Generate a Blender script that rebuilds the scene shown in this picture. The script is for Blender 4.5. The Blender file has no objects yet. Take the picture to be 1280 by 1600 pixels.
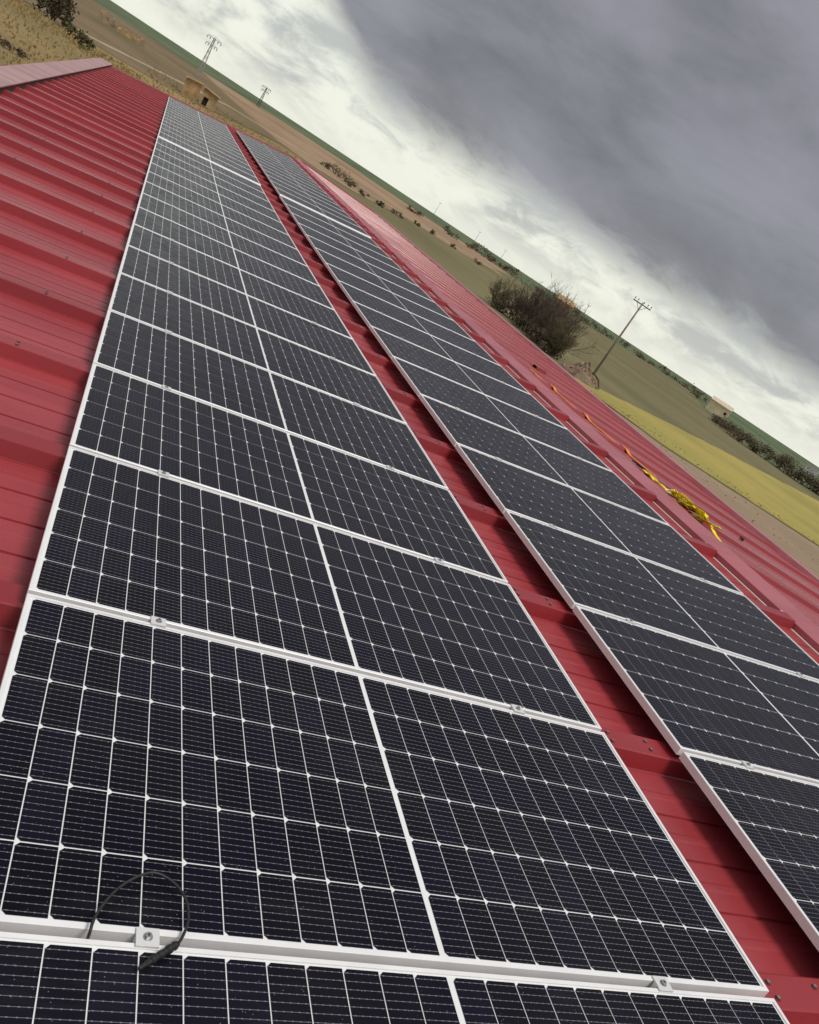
import bpy, bmesh, math, random
from mathutils import Vector, Matrix
random.seed(7)
R = math.radians
S = bpy.context.scene
COL = S.collection

# ------------------------------------------------------------------ camera
CAM = Vector((-0.2168, -1.0912, 1.4319))
ROWS = ((0.8190161, -0.23064928, 0.5253699), (0.37860363, -0.4707648, -0.79689384), (0.43112865, 0.85157584, -0.2982393))
cd = bpy.data.cameras.new('camera'); cam = bpy.data.objects.new('camera', cd); COL.objects.link(cam)
rx, dn, fw = [Vector(r).normalized() for r in ROWS]
m = Matrix.Identity(4)
for i in range(3):
    m[i][0] = rx[i]; m[i][1] = -dn[i]; m[i][2] = -fw[i]; m[i][3] = CAM[i]
cam.matrix_world = m
cd.sensor_fit = 'VERTICAL'; cd.sensor_height = 36.0; cd.lens = 1302.35 / 1600 * 36
cd.clip_start = 0.05; cd.clip_end = 8000
S.camera = cam

# ------------------------------------------------------------------ sky, sun, exposure
SUN_EL, SUN_AZ = 68.0, 150.0          # azimuth measured from +Y towards +X
w = bpy.data.worlds.new('World'); S.world = w; w.use_nodes = True
nt = w.node_tree; nt.nodes.clear()


class G:
    """small helper for writing node trees"""
    def __init__(s, nt): s.nt = nt
    def n(s, t, **k):
        nd = s.nt.nodes.new(t)
        for a, b in k.items(): setattr(nd, a, b)
        return nd
    def put(s, sock, v):
        if isinstance(v, bpy.types.NodeSocket): s.nt.links.new(v, sock)
        elif isinstance(v, tuple) and len(v) == 3 and sock.type == 'RGBA': sock.default_value = (*v, 1)
        else: sock.default_value = v
    def math(s, op, a, b=None, clamp=False):
        nd = s.n('ShaderNodeMath', operation=op, use_clamp=clamp); s.put(nd.inputs[0], a)
        if b is not None: s.put(nd.inputs[1], b)
        return nd.outputs[0]
    def noise(s, vec, scale, detail=4, rough=.55, dim='3D', dist=0):
        nd = s.n('ShaderNodeTexNoise', noise_dimensions=dim)
        if vec is not None: s.put(nd.inputs['Vector'], vec)
        nd.inputs['Scale'].default_value = scale; nd.inputs['Detail'].default_value = detail
        nd.inputs['Roughness'].default_value = rough; nd.inputs['Distortion'].default_value = dist
        return nd.outputs['Fac']
    def rng(s, v, a, b, c=0., d=1., smooth=False):
        nd = s.n('ShaderNodeMapRange', interpolation_type='SMOOTHSTEP' if smooth else 'LINEAR')
        s.put(nd.inputs['Value'], v)
        for k, x in zip(('From Min', 'From Max', 'To Min', 'To Max'), (a, b, c, d)): s.put(nd.inputs[k], x)
        return nd.outputs[0]
    def mix(s, f, a, b, blend='MIX'):
        nd = s.n('ShaderNodeMix', data_type='RGBA', blend_type=blend)
        s.put(nd.inputs['Factor'], f); s.put(nd.inputs[6], a); s.put(nd.inputs[7], b)
        return nd.outputs[2]
    def scale(s, vec, v):
        nd = s.n('ShaderNodeMapping'); s.put(nd.inputs['Vector'], vec); nd.inputs['Scale'].default_value = v
        return nd.outputs[0]


g = G(nt)
tc = g.n('ShaderNodeTexCoord'); sep = g.n('ShaderNodeSeparateXYZ'); nt.links.new(tc.outputs['Generated'], sep.inputs[0])
dx, dy, dz = sep.outputs
zz = g.math('ADD', g.math('MAXIMUM', dz, 0.0), 0.07)
cv = g.n('ShaderNodeCombineXYZ'); g.put(cv.inputs[0], g.math('DIVIDE', dx, zz)); g.put(cv.inputs[1], g.math('DIVIDE', dy, zz))
plane = cv.outputs[0]
n_big = g.noise(plane, 0.35, 3, .5)
n_mid = g.noise(plane, 1.1, 6, .6, dist=.3)
n_fine = g.noise(plane, 2.6, 7, .62)
dirv = g.scale(tc.outputs['Generated'], (1, 1, 2.6))
n_dir = g.noise(dirv, 6.0, 8, .6, dist=.5)
n_rag = g.noise(dirv, 15.0, 8, .62, dist=.6)
n_soft = g.noise(dirv, 3.2, 6, .55, dist=.3)
# edge of the dark cloud deck: low over the fields, higher towards the north-west
left = g.rng(dx, .21, .0, 0, .10, True)
edge = g.math('ADD', g.math('ADD', left, .068), g.math('MULTIPLY', g.math('SUBTRACT', n_dir, .5), .075))
edge = g.math('ADD', edge, g.math('MULTIPLY', g.math('SUBTRACT', n_rag, .5), .05))
deck = g.rng(g.math('SUBTRACT', dz, edge), -.018, .030, 0, 1, True)
low_fac = g.rng(g.math('ADD', g.math('MULTIPLY', n_dir, .55), g.math('MULTIPLY', n_rag, .5)), .44, .62, 0, 1, True)
low_fac = g.math('MULTIPLY', low_fac, g.rng(dz, .004, .045, .2, 1, True))
low = g.mix(low_fac, (6.1, 6.2, 5.4), (3.5, 3.6, 3.45))
dark = g.mix(g.rng(n_dir, .32, .68), (1.20, 1.17, 1.25), (1.74, 1.70, 1.84))
dark = g.mix(g.rng(n_soft, .42, .68, 0, .75, True), dark, (2.22, 2.16, 2.40))
dark = g.mix(g.rng(n_rag,   .5, .75, 0, .10), dark, (2.3, 2.3, 2.4))
dark = g.mix(g.rng(dz, .30, .9, 0, .85, True), dark, (3.6, 3.6, 3.75))
clouds = g.mix(deck, low, dark)
sky = g.n('ShaderNodeTexSky', sky_type='NISHITA', sun_disc=False)
sky.sun_elevation = R(SUN_EL); sky.sun_rotation = R(SUN_AZ)
final = g.mix(.93, sky.outputs[0], clouds)
bg = g.n('ShaderNodeBackground'); g.put(bg.inputs['Color'], final); bg.inputs['Strength'].default_value = 0.1
out = g.n('ShaderNodeOutputWorld'); nt.links.new(bg.outputs[0], out.inputs[0])

sl = bpy.data.lights.new('sun', 'SUN'); sl.energy = 1.5; sl.angle = R(20); sl.color = (1, .95, .88)
so = bpy.data.objects.new('sun', sl); COL.objects.link(so)
sdir = Vector((math.sin(R(SUN_AZ)) * math.cos(R(SUN_EL)), math.cos(R(SUN_AZ)) * math.cos(R(SUN_EL)), math.sin(R(SUN_EL))))
so.rotation_euler = sdir.to_track_quat('Z', 'Y').to_euler(); so.location = (20, 0, 40)
S.view_settings.view_transform = 'Standard'; S.view_settings.look = 'None'
S.view_settings.exposure = 0.56; S.view_settings.gamma = 1.0; S.view_settings.use_curve_mapping = False
S.cycles.max_bounces = 6; S.cycles.diffuse_bounces = 3; S.cycles.glossy_bounces = 3
S.cycles.use_denoising = True

# ------------------------------------------------------------------ frames of reference
TILT, PITCH = -0.104207637, -0.0136772449      # roof slope (rises to +u) and fall of the ridge
PP = 1.058                                     # panel pitch along the row
LONG, SHORT = 2.094, 1.038


def hh(v):
    if v < 5: return 0.0, 0.0
    if v < 14: return .00075 * (v - 5) ** 2, .0015 * (v - 5)
    return .00075 * 81 + .0135 * (v - 14), .0135


ct, st, cs, sn = math.cos(TILT), math.sin(TILT), math.cos(PITCH), math.sin(PITCH)


def W(u, v, n):
    x, y, z = u * ct + n * st, v, -u * st + n * ct
    return Vector((x, y * cs - z * sn, y * sn + z * cs))


EU, EV, EN = W(1, 0, 0), W(0, 1, 0), W(0, 0, 1)


def frame(u, v, n=0):
    """rigid frame on the roof slope at (u, v), n above the panel tops"""
    h, s = hh(v)
    y = (EV + EN * s).normalized(); x = EU; z = x.cross(y).normalized()
    o = W(u, v, h + n)
    M = Matrix.Identity(4)
    for i in range(3): M[i][0], M[i][1], M[i][2], M[i][3] = x[i], y[i], z[i], o[i]
    return M


FAR_PHI = R(2.5)
_d2 = Vector((math.cos(FAR_PHI), 0, -math.sin(FAR_PHI)))


def far_frame(v, d=0, n=0):
    """frame on the other slope: x runs down from the ridge"""
    h, s = hh(v)
    y = (EV + EN * s).normalized(); z = _d2.cross(y).normalized(); x = y.cross(z)
    o = W(5.5, v, h - .10) + x * d + z * n
    M = Matrix.Identity(4)
    for i in range(3): M[i][0], M[i][1], M[i][2], M[i][3] = x[i], y[i], z[i], o[i]
    return M


ZG = -4.6


def TZ(x, y):
    r = math.hypot(x, y); t = min(1, max(0, (r - 140) / 810))
    return ZG + 8.0 * t * t * (3 - 2 * t)


# ------------------------------------------------------------------ materials
MATS = {}


def mat(name, col=(.5, .5, .5), rough=.6, metal=0., spec=.5, var=.0, vscale=5., bump=0., bscale=40., ior=None):
    if name in MATS: return MATS[name]
    M = bpy.data.materials.new(name); M.use_nodes = True
    t = M.node_tree; b = t.nodes['Principled BSDF']; q = G(t)
    b.inputs['Roughness'].default_value = rough; b.inputs['Metallic'].default_value = metal
    b.inputs['Specular IOR Level'].default_value = spec
    if ior: b.inputs['IOR'].default_value = ior
    b.inputs['Base Color'].default_value = (*col, 1)
    if var > 0 or bump > 0:
        gm = q.n('ShaderNodeNewGeometry').outputs['Position']
        if var > 0:
            nz = q.noise(gm, vscale, 5, .6)
            lo = tuple(c * (1 - var) for c in col); hi = tuple(min(1, c * (1 + var)) for c in col)
            q.put(b.inputs['Base Color'], q.mix(q.rng(nz, .3, .7), lo, hi))
        if bump > 0:
            bn = q.n('ShaderNodeBump'); bn.inputs['Strength'].default_value = bump; bn.inputs['Distance'].default_value = .02
            q.put(bn.inputs['Height'], q.noise(gm, bscale, 5, .6)); t.links.new(bn.outputs[0], b.inputs['Normal'])
    MATS[name] = M; return M


def red_sheet(name, base, faded, rough):
    """coated red steel: slightly chalky, with dirt washed down the slope"""
    M = bpy.data.materials.new(name); M.use_nodes = True
    t = M.node_tree; b = t.nodes['Principled BSDF']; q = G(t)
    pos = q.n('ShaderNodeNewGeometry').outputs['Position']
    blot = q.noise(pos, 1.3, 5, .6)
    streak = q.noise(q.scale(pos, (.35, 9, 9)), 1.0, 5, .65)
    fine = q.noise(pos, 60, 3, .6)
    c = q.mix(q.rng(blot, .3, .75, 0, .8), base, faded)
    wide = q.noise(q.scale(pos, (.22, 1.6, 1.6)), 1.0, 3, .5)
    c = q.mix(q.rng(wide, .4, .62, 0, .55), c, tuple(x * .72 for x in base))
    c = q.mix(q.rng(streak, .55, .8, 0, .45), c, tuple(x * .62 for x in base))
    c = q.mix(q.rng(fine, .62, .8, 0, .10), c, (.42, .30, .27))
    q.put(b.inputs['Base Color'], c)
    q.put(b.inputs['Roughness'], q.rng(streak, .3, .8, rough - .08, rough + .16))
    bn = q.n('ShaderNodeBump'); bn.inputs['Strength'].default_value = .12; bn.inputs['Distance'].default_value = .01
    q.put(bn.inputs['Height'], q.noise(q.scale(pos, (.6, 5, 5)), 1.0, 4, .5)); t.links.new(bn.outputs[0], b.inputs['Normal'])
    MATS[name] = M; return M


M_RED = red_sheet('red_coated_sheet', (.355, .039, .046), (.405, .066, .077), .31)
M_CAP = red_sheet('red_coated_cap', (.30, .024, .030), (.34, .038, .044), .30)
M_FLASH = red_sheet('red_flashing', (.46, .12, .14), (.47, .16, .18), .34)
M_FADED = red_sheet('faded_pink_flashing', (.44, .25, .25), (.46, .31, .30), .5)
M_EDGE = mat('bare_cut_edge', (.85, .64, .56), .5)
M_DARK = mat('dark_filler_and_shade', (.045, .04, .035), .9, var=.4, vscale=30)
M_ALU = mat('anodised_aluminium', (.88, .88, .87), .38, metal=.12, var=.05, vscale=9)
M_CLAMP = mat('clamp_aluminium', (.80, .80, .79), .4, metal=.3)
M_STEEL = mat('stainless_bolt', (.45, .45, .44), .35, metal=.9)
M_CABLE = mat('black_cable', (.018, .018, .018), .5)
M_CONN = mat('black_connector', (.014, .014, .014), .42)
M_YEL = mat('yellow_webbing', (.95, .72, .015), .8, var=.25, vscale=30)
M_ORA = mat('orange_webbing', (.90, .30, .02), .7, var=.2, vscale=20)
M_WALL = mat('barn_render', (.46, .40, .33), .9, var=.15, vscale=2)


def backsheet_mat():
    M = mat('white_backsheet_under_glass', (.80, .81, .80), .22, ior=1.2, var=.03, vscale=6); return M


def cell_mat():
    """dark silicon half cell with printed busbars; UV runs 0..1 over one cell"""
    M = bpy.data.materials.new('monocrystalline_cell'); M.use_nodes = True
    t = M.node_tree; b = t.nodes['Principled BSDF']; q = G(t)
    uv = q.n('ShaderNodeUVMap').outputs[0]
    sp = q.n('ShaderNodeSeparateXYZ'); t.links.new(uv, sp.inputs[0])
    fr = q.math('FRACT', q.math('MULTIPLY', sp.outputs[1], 9.0))
    d = q.math('ABSOLUTE', q.math('SUBTRACT', fr, .5))
    line = q.math('LESS_THAN', d, .029)
    pu = q.math('FRACT', q.math('MULTIPLY', sp.outputs[0], 5.0))
    pad = q.math('MULTIPLY', q.math('LESS_THAN', q.math('ABSOLUTE', q.math('SUBTRACT', pu, .5)), .10), q.math('LESS_THAN', d, .06))
    line = q.math('MAXIMUM', q.math('MULTIPLY', line, .75), q.math('MULTIPLY', pad, .9))
    at = q.n('ShaderNodeAttribute'); at.attribute_name = 'tint'
    oi = q.n('ShaderNodeObjectInfo')
    r = q.math('FRACT', q.math('ADD', at.outputs['Fac'], oi.outputs['Random']))
    pos = q.n('ShaderNodeNewGeometry').outputs['Position']
    c = q.mix(q.rng(r, .35, .95), (.0030, .0030, .0056), (.0048, .0045, .0120))
    c = q.mix(q.rng(q.noise(pos, 3.2, 3, .5), .45, .7, 0, .6), c, (.0048, .0045, .0125))
    c = q.mix(line, c, (.23, .23, .26))
    # dried rain spots and dust
    vor = q.n('ShaderNodeTexVoronoi'); vor.inputs['Scale'].default_value = 95; q.put(vor.inputs['Vector'], pos)
    wn = q.n('ShaderNodeTexWhiteNoise'); t.links.new(vor.outputs['Position'], wn.inputs['Vector'])
    spot = q.math('MULTIPLY', q.math('LESS_THAN', vor.outputs['Distance'], .10), q.math('GREATER_THAN', wn.outputs['Value'], .72))
    c = q.mix(q.math('MULTIPLY', spot, .6), c, (.30, .30, .30))
    c = q.mix(q.rng(q.noise(pos, 1.1, 5, .7), .4, .85, .0, .03), c, (.35, .33, .30))
    c = q.mix(q.rng(q.noise(q.scale(pos, (1.2, 14, 14)), 1.0, 5, .7), .55, .85, 0, .035), c, (.42, .40, .37))
    q.put(b.inputs['Base Color'], c)
    b.inputs['IOR'].default_value = 1.22; b.inputs['Specular Tint'].default_value = (.80, .77, 1, 1)
    q.put(b.inputs['Roughness'], q.rng(q.noise(pos, 7, 4, .6), .3, .7, .24, .36))
    MATS['cell'] = M; return M


M_BACK = backsheet_mat(); M_CELL = cell_mat()


# ------------------------------------------------------------------ object helpers
def tag(o, label=None, cat=None, group=None, kind=None):
    if label: o['label'] = label
    if cat: o['category'] = cat
    if group: o['group'] = group
    if kind: o['kind'] = kind
    return o


def empty(name, M=None, label=None, cat=None, group=None):
    o = bpy.data.objects.new(name, None); o.empty_display_size = .1; COL.objects.link(o)
    if M is not None: o.matrix_world = M
    return tag(o, label, cat, group)


def obj(name, me, parent=None, M=None, kind=None):
    o = bpy.data.objects.new(name, me); COL.objects.link(o)
    if parent is not None: o.parent = parent
    if M is not None: o.matrix_basis = M
    if kind: o['kind'] = kind
    return o


def T(x, y, z): return Matrix.Translation((x, y, z))


class MB:
    def __init__(s): s.v = []; s.f = []; s.m = []; s.mats = []
    def mi(s, m):
        if m not in s.mats: s.mats.append(m)
        return s.mats.index(m)
    def add(s, vs, fs, m):
        o = len(s.v); k = s.mi(m); s.v += [tuple(p) for p in vs]
        for f in fs: s.f.append([o + i for i in f]); s.m.append(k)
    def box(s, a, b, m, M=None):
        (x0, y0, z0), (x1, y1, z1) = a, b
        vs = [(x0, y0, z0), (x1, y0, z0), (x1, y1, z0), (x0, y1, z0), (x0, y0, z1), (x1, y0, z1), (x1, y1, z1), (x0, y1, z1)]
        if M is not None: vs = [M @ Vector(p) for p in vs]
        s.add(vs, [(0, 3, 2, 1), (4, 5, 6, 7), (0, 1, 5, 4), (1, 2, 6, 5), (2, 3, 7, 6), (3, 0, 4, 7)], m)
    def sweep(s, prof, y0, y1, m, closed=True, caps=True, axis='y'):
        """profile of (a, z) swept along the other horizontal axis"""
        n = len(prof); P = (lambda a, t, z: (a, t, z)) if axis == 'y' else (lambda a, t, z: (t, a, z))
        vs = [P(a, y0, z) for a, z in prof] + [P(a, y1, z) for a, z in prof]
        fs = [(i, (i + 1) % n, n + (i + 1) % n, n + i) for i in range(n if closed else n - 1)]
        if closed and caps: fs += [tuple(range(n - 1, -1, -1)), tuple(range(n, 2 * n))]
        s.add(vs, fs, m)
    def tube(s, pts, r, m, k=6, cap=True):
        pts = [Vector(p) for p in pts]; n = len(pts); rr = r if isinstance(r, (list, tuple)) else [r] * n
        vs = []; up = None
        for i, p in enumerate(pts):
            t = (pts[min(i + 1, n - 1)] - pts[max(i - 1, 0)]).normalized()
            if up is None: up = Vector((0, 0, 1)) if abs(t.z) < .9 else Vector((1, 0, 0))
            a = t.cross(up); a = a.normalized() if a.length > 1e-6 else t.orthogonal().normalized()
            b = a.cross(t).normalized(); up = b
            for j in range(k):
                q = 2 * math.pi * j / k; vs.append(p + (a * math.cos(q) + b * math.sin(q)) * rr[i])
        fs = [(i * k + j, i * k + (j + 1) % k, (i + 1) * k + (j + 1) % k, (i + 1) * k + j) for i in range(n - 1) for j in range(k)]
        if cap: fs += [tuple(range(k - 1, -1, -1)), tuple(range((n - 1) * k, n * k))]
        s.add(vs, fs, m)
    def build(s, name, smooth=False):
        me = bpy.data.meshes.new(name); me.from_pydata(s.v, [], s.f)
        for m in s.mats: me.materials.append(m)
        me.polygons.foreach_set('material_index', s.m)
        if smooth: me.polygons.foreach_set('use_smooth', [True] * len(s.f))
        me.validate(); bm = bmesh.new(); bm.from_mesh(me); bmesh.ops.recalc_face_normals(bm, faces=bm.faces); bm.to_mesh(me); bm.free()
        return me


# ------------------------------------------------------------------ ground and fields
def ground_mat(name, c1, c2, c3, scale, rows=None, rowcol=None, speck=None):
    M = bpy.data.materials.new(name); M.use_nodes = True
    t = M.node_tree; b = t.nodes['Principled BSDF']; q = G(t)
    pos = q.n('ShaderNodeNewGeometry').outputs['Position']
    a = q.noise(pos, scale, 6, .62); e = q.noise(pos, scale * .17, 4, .55); f = q.noise(pos, scale * 6, 4, .65)
    c = q.mix(q.rng(a, .32, .68), c1, c2)
    c = q.mix(q.rng(e, .42, .66), c, c3)
    c = q.mix(q.rng(f, .35, .75, 0, .45), c, tuple(x * .55 for x in c1))
    if rows:
        ang, wl = rows
        mp = q.n('ShaderNodeMapping'); q.put(mp.inputs['Vector'], pos); mp.inputs['Rotation'].default_value = (0, 0, R(ang))
        wv = q.n('ShaderNodeTexWave', wave_type='BANDS', bands_direction='X'); q.put(wv.inputs['Vector'], mp.outputs[0])
        wv.inputs['Scale'].default_value = 2 * math.pi / wl / 20 * 1.0; wv.inputs['Distortion'].default_value = .35; wv.inputs['Detail'].default_value = 2; wv.inputs['Detail Scale'].default_value = .4
        c = q.mix(q.math('MULTIPLY', q.rng(wv.outputs['Fac'], .45, .9), .42), c, rowcol or tuple(x * .5 for x in c1))
    if speck:
        c = q.mix(q.rng(q.noise(pos, scale * 2.2, 3, .7), .60, .70), c, speck)
    q.put(b.inputs['Base Color'], c); patch = q.noise(q.scale(pos, (1, .35, 1)), .035, 5, .6)
    c = q.mix(q.rng(patch, .35, .7, 0, .5), c, tuple(min(1, x * 1.35) for x in c2))
    q.put(b.inputs['Base Color'], c)
    b.inputs['Roughness'].default_value = .95; b.inputs['Specular IOR Level'].default_value = .15
    MATS[name] = M; return M


M_PLOUGH = ground_mat('ploughed_soil', (.150, .130, .066), (.195, .168, .085), (.160, .155, .072), .25, rows=(-50, 1.9))
M_TRACK = ground_mat('dry_track_soil', (.26, .19, .13), (.33, .245, .17), (.27, .20, .12), .7, speck=(.13, .115, .05))
M_YGRASS = ground_mat('yellowed_grass', (.33, .27, .075), (.40, .325, .092), (.25, .235, .07), .35)
M_GREEN = ground_mat('young_crop', (.095, .128, .068), (.118, .152, .080), (.130, .140, .082), .02, rows=(20, 60), rowcol=(.05, .07, .03))
M_TAN = ground_mat('stubble', (.29, .19, .12), (.36, .25, .16), (.22, .16, .085), .12, rows=(75, 16), rowcol=(.17, .12, .06))
M_DRY = ground_mat('dry_grass', (.25, .175, .085), (.31, .225, .095), (.17, .145, .07), .22, speck=(.10, .09, .035))
M_FALLOW = ground_mat('fallow_soil', (.17, .125, .07), (.22, .155, .095), (.125, .115, .05), .08, rows=(80, 22), rowcol=(.10, .09, .04))
M_PATH = ground_mat('pale_path', (.34, .27, .17), (.40, .32, .21), (.30, .24, .14), .5)

me = bpy.data.meshes.new('ground')
NR, NA = 110, 180; vs = []; fs = []
for i in range(NR):
    r = 2.0 * (3500 / 2.0) ** (i / (NR - 1))
    for j in range(NA):
        a = 2 * math.pi * j / NA; x, y = r * math.sin(a), r * math.cos(a); vs.append((x, y, TZ(x, y)))
for i in range(NR - 1):
    for j in range(NA): fs.append((i * NA + j, i * NA + (j + 1) % NA, (i + 1) * NA + (j + 1) % NA, (i + 1) * NA + j))
fs.append(tuple(range(NA)))
me.from_pydata(vs, [], fs); me.materials.append(M_PLOUGH)
bm = bmesh.new(); bm.from_mesh(me); bmesh.ops.recalc_face_normals(bm, faces=bm.faces)
if bm.faces[0].normal.z < 0: bmesh.ops.reverse_faces(bm, faces=bm.faces)
bm.to_mesh(me); bm.free()
tag(obj('ground', me), kind='structure')


def resample(L, n):
    P = [Vector((*p, 0)) for p in L]; d = [0]
    for a, b in zip(P, P[1:]): d.append(d[-1] + (b - a).length)
    o = []; k = 0
    for i in range(n):
        s = d[-1] * i / (n - 1)
        while k < len(P) - 2 and d[k + 1] < s: k += 1
        f = (s - d[k]) / max(1e-6, d[k + 1] - d[k]); o.append(P[k].lerp(P[k + 1], min(1, f)))
    return o


def strip(name, L1, L2, m, lift, n=60, k=24, power=1.6, wob=0.0):
    a, b = resample(L1, n), resample(L2, n); vs = []; fs = []
    rng = random.Random(name)
    for i in range(n):
        oa = Vector((rng.uniform(-wob, wob), rng.uniform(-wob, wob), 0)); ob = Vector((rng.uniform(-wob, wob), rng.uniform(-wob, wob), 0))
        for j in range(k):
            f = (j / (k - 1)) ** power; p = (a[i] + oa).lerp(b[i] + ob, f); vs.append((p.x, p.y, TZ(p.x, p.y) + lift))
    for i in range(n - 1):
        for j in range(k - 1): fs.append((i * k + j, i * k + j + 1, (i + 1) * k + j + 1, (i + 1) * k + j))
    me = bpy.data.meshes.new(name); me.from_pydata(vs, [], fs); me.materials.append(m)
    bm = bmesh.new(); bm.from_mesh(me)
    if sum(f.normal.z for f in bm.faces) < 0: bmesh.ops.reverse_faces(bm, faces=bm.faces)
    bm.to_mesh(me); bm.free()
    return tag(obj(name, me), kind='structure')


strip('green_field', [(-120, 430), (-31.5, 453), (23, 480), (85, 505), (145, 490), (186, 405), (245, 407), (300, 415), (308, 392), (205, 246), (176, 190), (200, 174), (260, 160)],
      [(-700, 2600), (-200, 2600), (130, 2600), (420, 2600), (700, 2500), (1100, 2350), (1400, 2200), (1650, 2000), (1850, 1800), (2000, 1600), (2200, 1400), (2350, 1100), (2450, 700)], M_GREEN, .05, 90, 30, 2.2)
strip('stubble_field', [(29, 231), (37, 213), (50, 222), (80, 273), (112, 285)], [(10, 470), (55, 520), (110, 520), (150, 465), (180, 405)], M_TAN, .07)
strip('fallow_field', [(-60, 135), (-8, 143), (4, 157), (13, 190), (26, 217), (29, 231)], [(-130, 430), (-60, 440), (-20, 445), (0, 455), (8, 460), (10, 470)], M_FALLOW, .06)
strip('dry_grass_verge', [(-70, -5), (-5, 0), (-4, 37), (10, 37), (24, 60), (31, 110)], [(-100, 90), (-50, 132), (-8, 143), (4, 157), (26, 217), (32, 214)], M_DRY, .04, power=1)
strip('farm_path', [(-14, 150), (-3.8, 186), (4.6, 214), (17, 255), (30, 262), (52, 284), (90, 296), (140, 318)], [(-15, 156), (-4.4, 193), (3.6, 221), (15, 262), (30, 270), (52, 292), (90, 305), (140, 328)], M_PATH, .10, 60, 4, 1, .4)
strip('dirt_track', [(16, 92), (16, 70), (16, 40), (16, 10), (16, -20)], [(40, 86), (44.8, 75.8), (52, 64.1), (69.9, 57.8), (120, 34)], M_TRACK, .05, power=1)
strip('grass_strip', [(44.2, 76.2), (49.4, 70.2), (52, 64.1), (59, 62.2), (69.9, 57.6), (120, 34)], [(45.5, 77.5), (54.7, 84), (66.9, 91.8), (91.6, 106.9), (124.6, 124.8), (230, 178)], M_YGRASS, .07, power=1, wob=.35)
strip('grass_edge', [(43.6, 76.2), (49.0, 70.0), (51.6, 63.6), (58.8, 61.7), (69.9, 57.0), (120, 33)], [(44.4, 76.8), (49.6, 70.9), (52.6, 64.6), (59.3, 62.9), (70.3, 58.3), (120, 34.8)], ground_mat('dark_green_edge', (.11, .115, .035), (.15, .15, .045), (.20, .16, .065), .8), .09, 60, 4, 1, .3)

# ------------------------------------------------------------------ farm building: roof, ridge, eave, walls
barn = empty('farm_building', Matrix.Identity(4), 'long farm building under a low gabled roof of ribbed red metal sheets', 'building')
V0 = .06; BAYS = range(-4, 34)
U_EAVE, U_TOP, SH = -2.2, 5.2, -.128


def rib_profile(y0, y1):
    """top line of a one metre roof sheet (y, z): four shallow stiffening ribs"""
    pts = [(y0, 0)]
    L = y1 - y0
    for f in (.2, .4, .6, .8):
        c = y0 + L * f; pts += [(c - .022, 0), (c - .010, .0025), (c + .010, .0025), (c + .022, 0)]
        if f < .8: pts += [(c + L * .1 - .008, 0), (c + L * .1 - .006, -.008), (c + L * .1 + .006, -.008), (c + L * .1 + .008, 0)]
    return pts + [(y1, 0)]


def sheet_mesh(name, x0, x1, m, nx=2):
    top = rib_profile(-PP / 2 + .001, PP / 2 - .001)
    prof = top + [(top[-1][0], -.03), (top[0][0], -.03)]
    b = MB(); b.sweep(prof, x0, x1, m, axis='x'); return b.build(name)


def cap_mesh(name, x0, x1, m, zs=1.):
    b = MB(); p = [(-.088, 0), (-.080, .003), (-.058, .064), (-.052, .067), (.052, .067), (.058, .064), (.080, .003), (.088, 0)]
    b.sweep([(a, z * zs) for a, z in p], x0, x1, m, axis='x'); return b.build(name)


me_sheet = sheet_mesh('roof_sheet', U_EAVE, U_TOP, M_RED); me_cap = cap_mesh('joint_cap', U_EAVE - .03, 5.187, M_CAP)
FAR_L = 3.75
me_sheet2 = sheet_mesh('roof_sheet_far', .02, FAR_L, M_RED); me_cap2 = cap_mesh('joint_cap_far', .02, FAR_L - .08, M_CAP, .45)
scr = MB()


def screw(b, M):
    k = 6; vs = [(math.cos(2 * math.pi * i / k) * .006, math.sin(2 * math.pi * i / k) * .006, z) for z in (0, .006) for i in range(k)]
    vs2 = [(math.cos(2 * math.pi * i / k) * .010, math.sin(2 * math.pi * i / k) * .010, 0.0015) for i in range(k)]
    fs = [(i, (i + 1) % k, k + (i + 1) % k, k + i) for i in range(k)] + [tuple(range(k, 2 * k))]
    b.add([M @ Vector(p) for p in vs], fs, M_STEEL); b.add([M @ Vector(p) for p in vs2], [tuple(range(k))], M_DARK)


for j in BAYS:
    vc = V0 + (j + .5) * PP; vj = V0 + j * PP
    obj('roof_sheet', me_sheet, barn, frame(0, vc, SH)); obj('joint_cap', me_cap, barn, frame(0, vj, SH + .001))
    obj('roof_sheet', me_sheet2, barn, far_frame(vc)); obj('joint_cap', me_cap2, barn, far_frame(vj, 0, .001))
    if j < 26:
        for u in (-2.1, -1.2, -.35, 2.2, 2.4, 4.75):
            for s in (-.024, .024):
                if u in (2.2, 2.4, -.35) and j > 12: continue
                screw(scr, frame(u, vj + s, SH + .0685))
obj('roof_screws', scr.build('roof_screws'), barn, kind='stuff')

# ridge flashing pieces: notched lip, flat top, short skirt on the other side
b = MB(); L2 = PP * 2
prof = [(5.165, -.1275), (5.185, -.122), (5.190, -.076), (5.21, -.071), (5.49, -.062), (5.60, -.098), (5.60, -.101), (5.49, -.066), (5.21, -.075), (5.196, -.078), (5.189, -.126)]
b.sweep(prof, .002, L2 - .002, M_FLASH)
for k in (0, 1):                                          # raw edges of the notches and of the lip's foot
    b.box((5.150, k * PP + .090, -.130), (5.168, (k + 1) * PP - .090, -.117), M_EDGE)
    b.box((5.162, k * PP + .080, -.128), (5.186, k * PP + .094, -.070), M_EDGE)
me_ridge = b.build('ridge_cap')
for j in range(-4, 34, 2):
    vj = V0 + j * PP; obj('ridge_cap', me_ridge, barn, frame(0, vj + PP, 0) @ T(0, -PP, 0))

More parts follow.
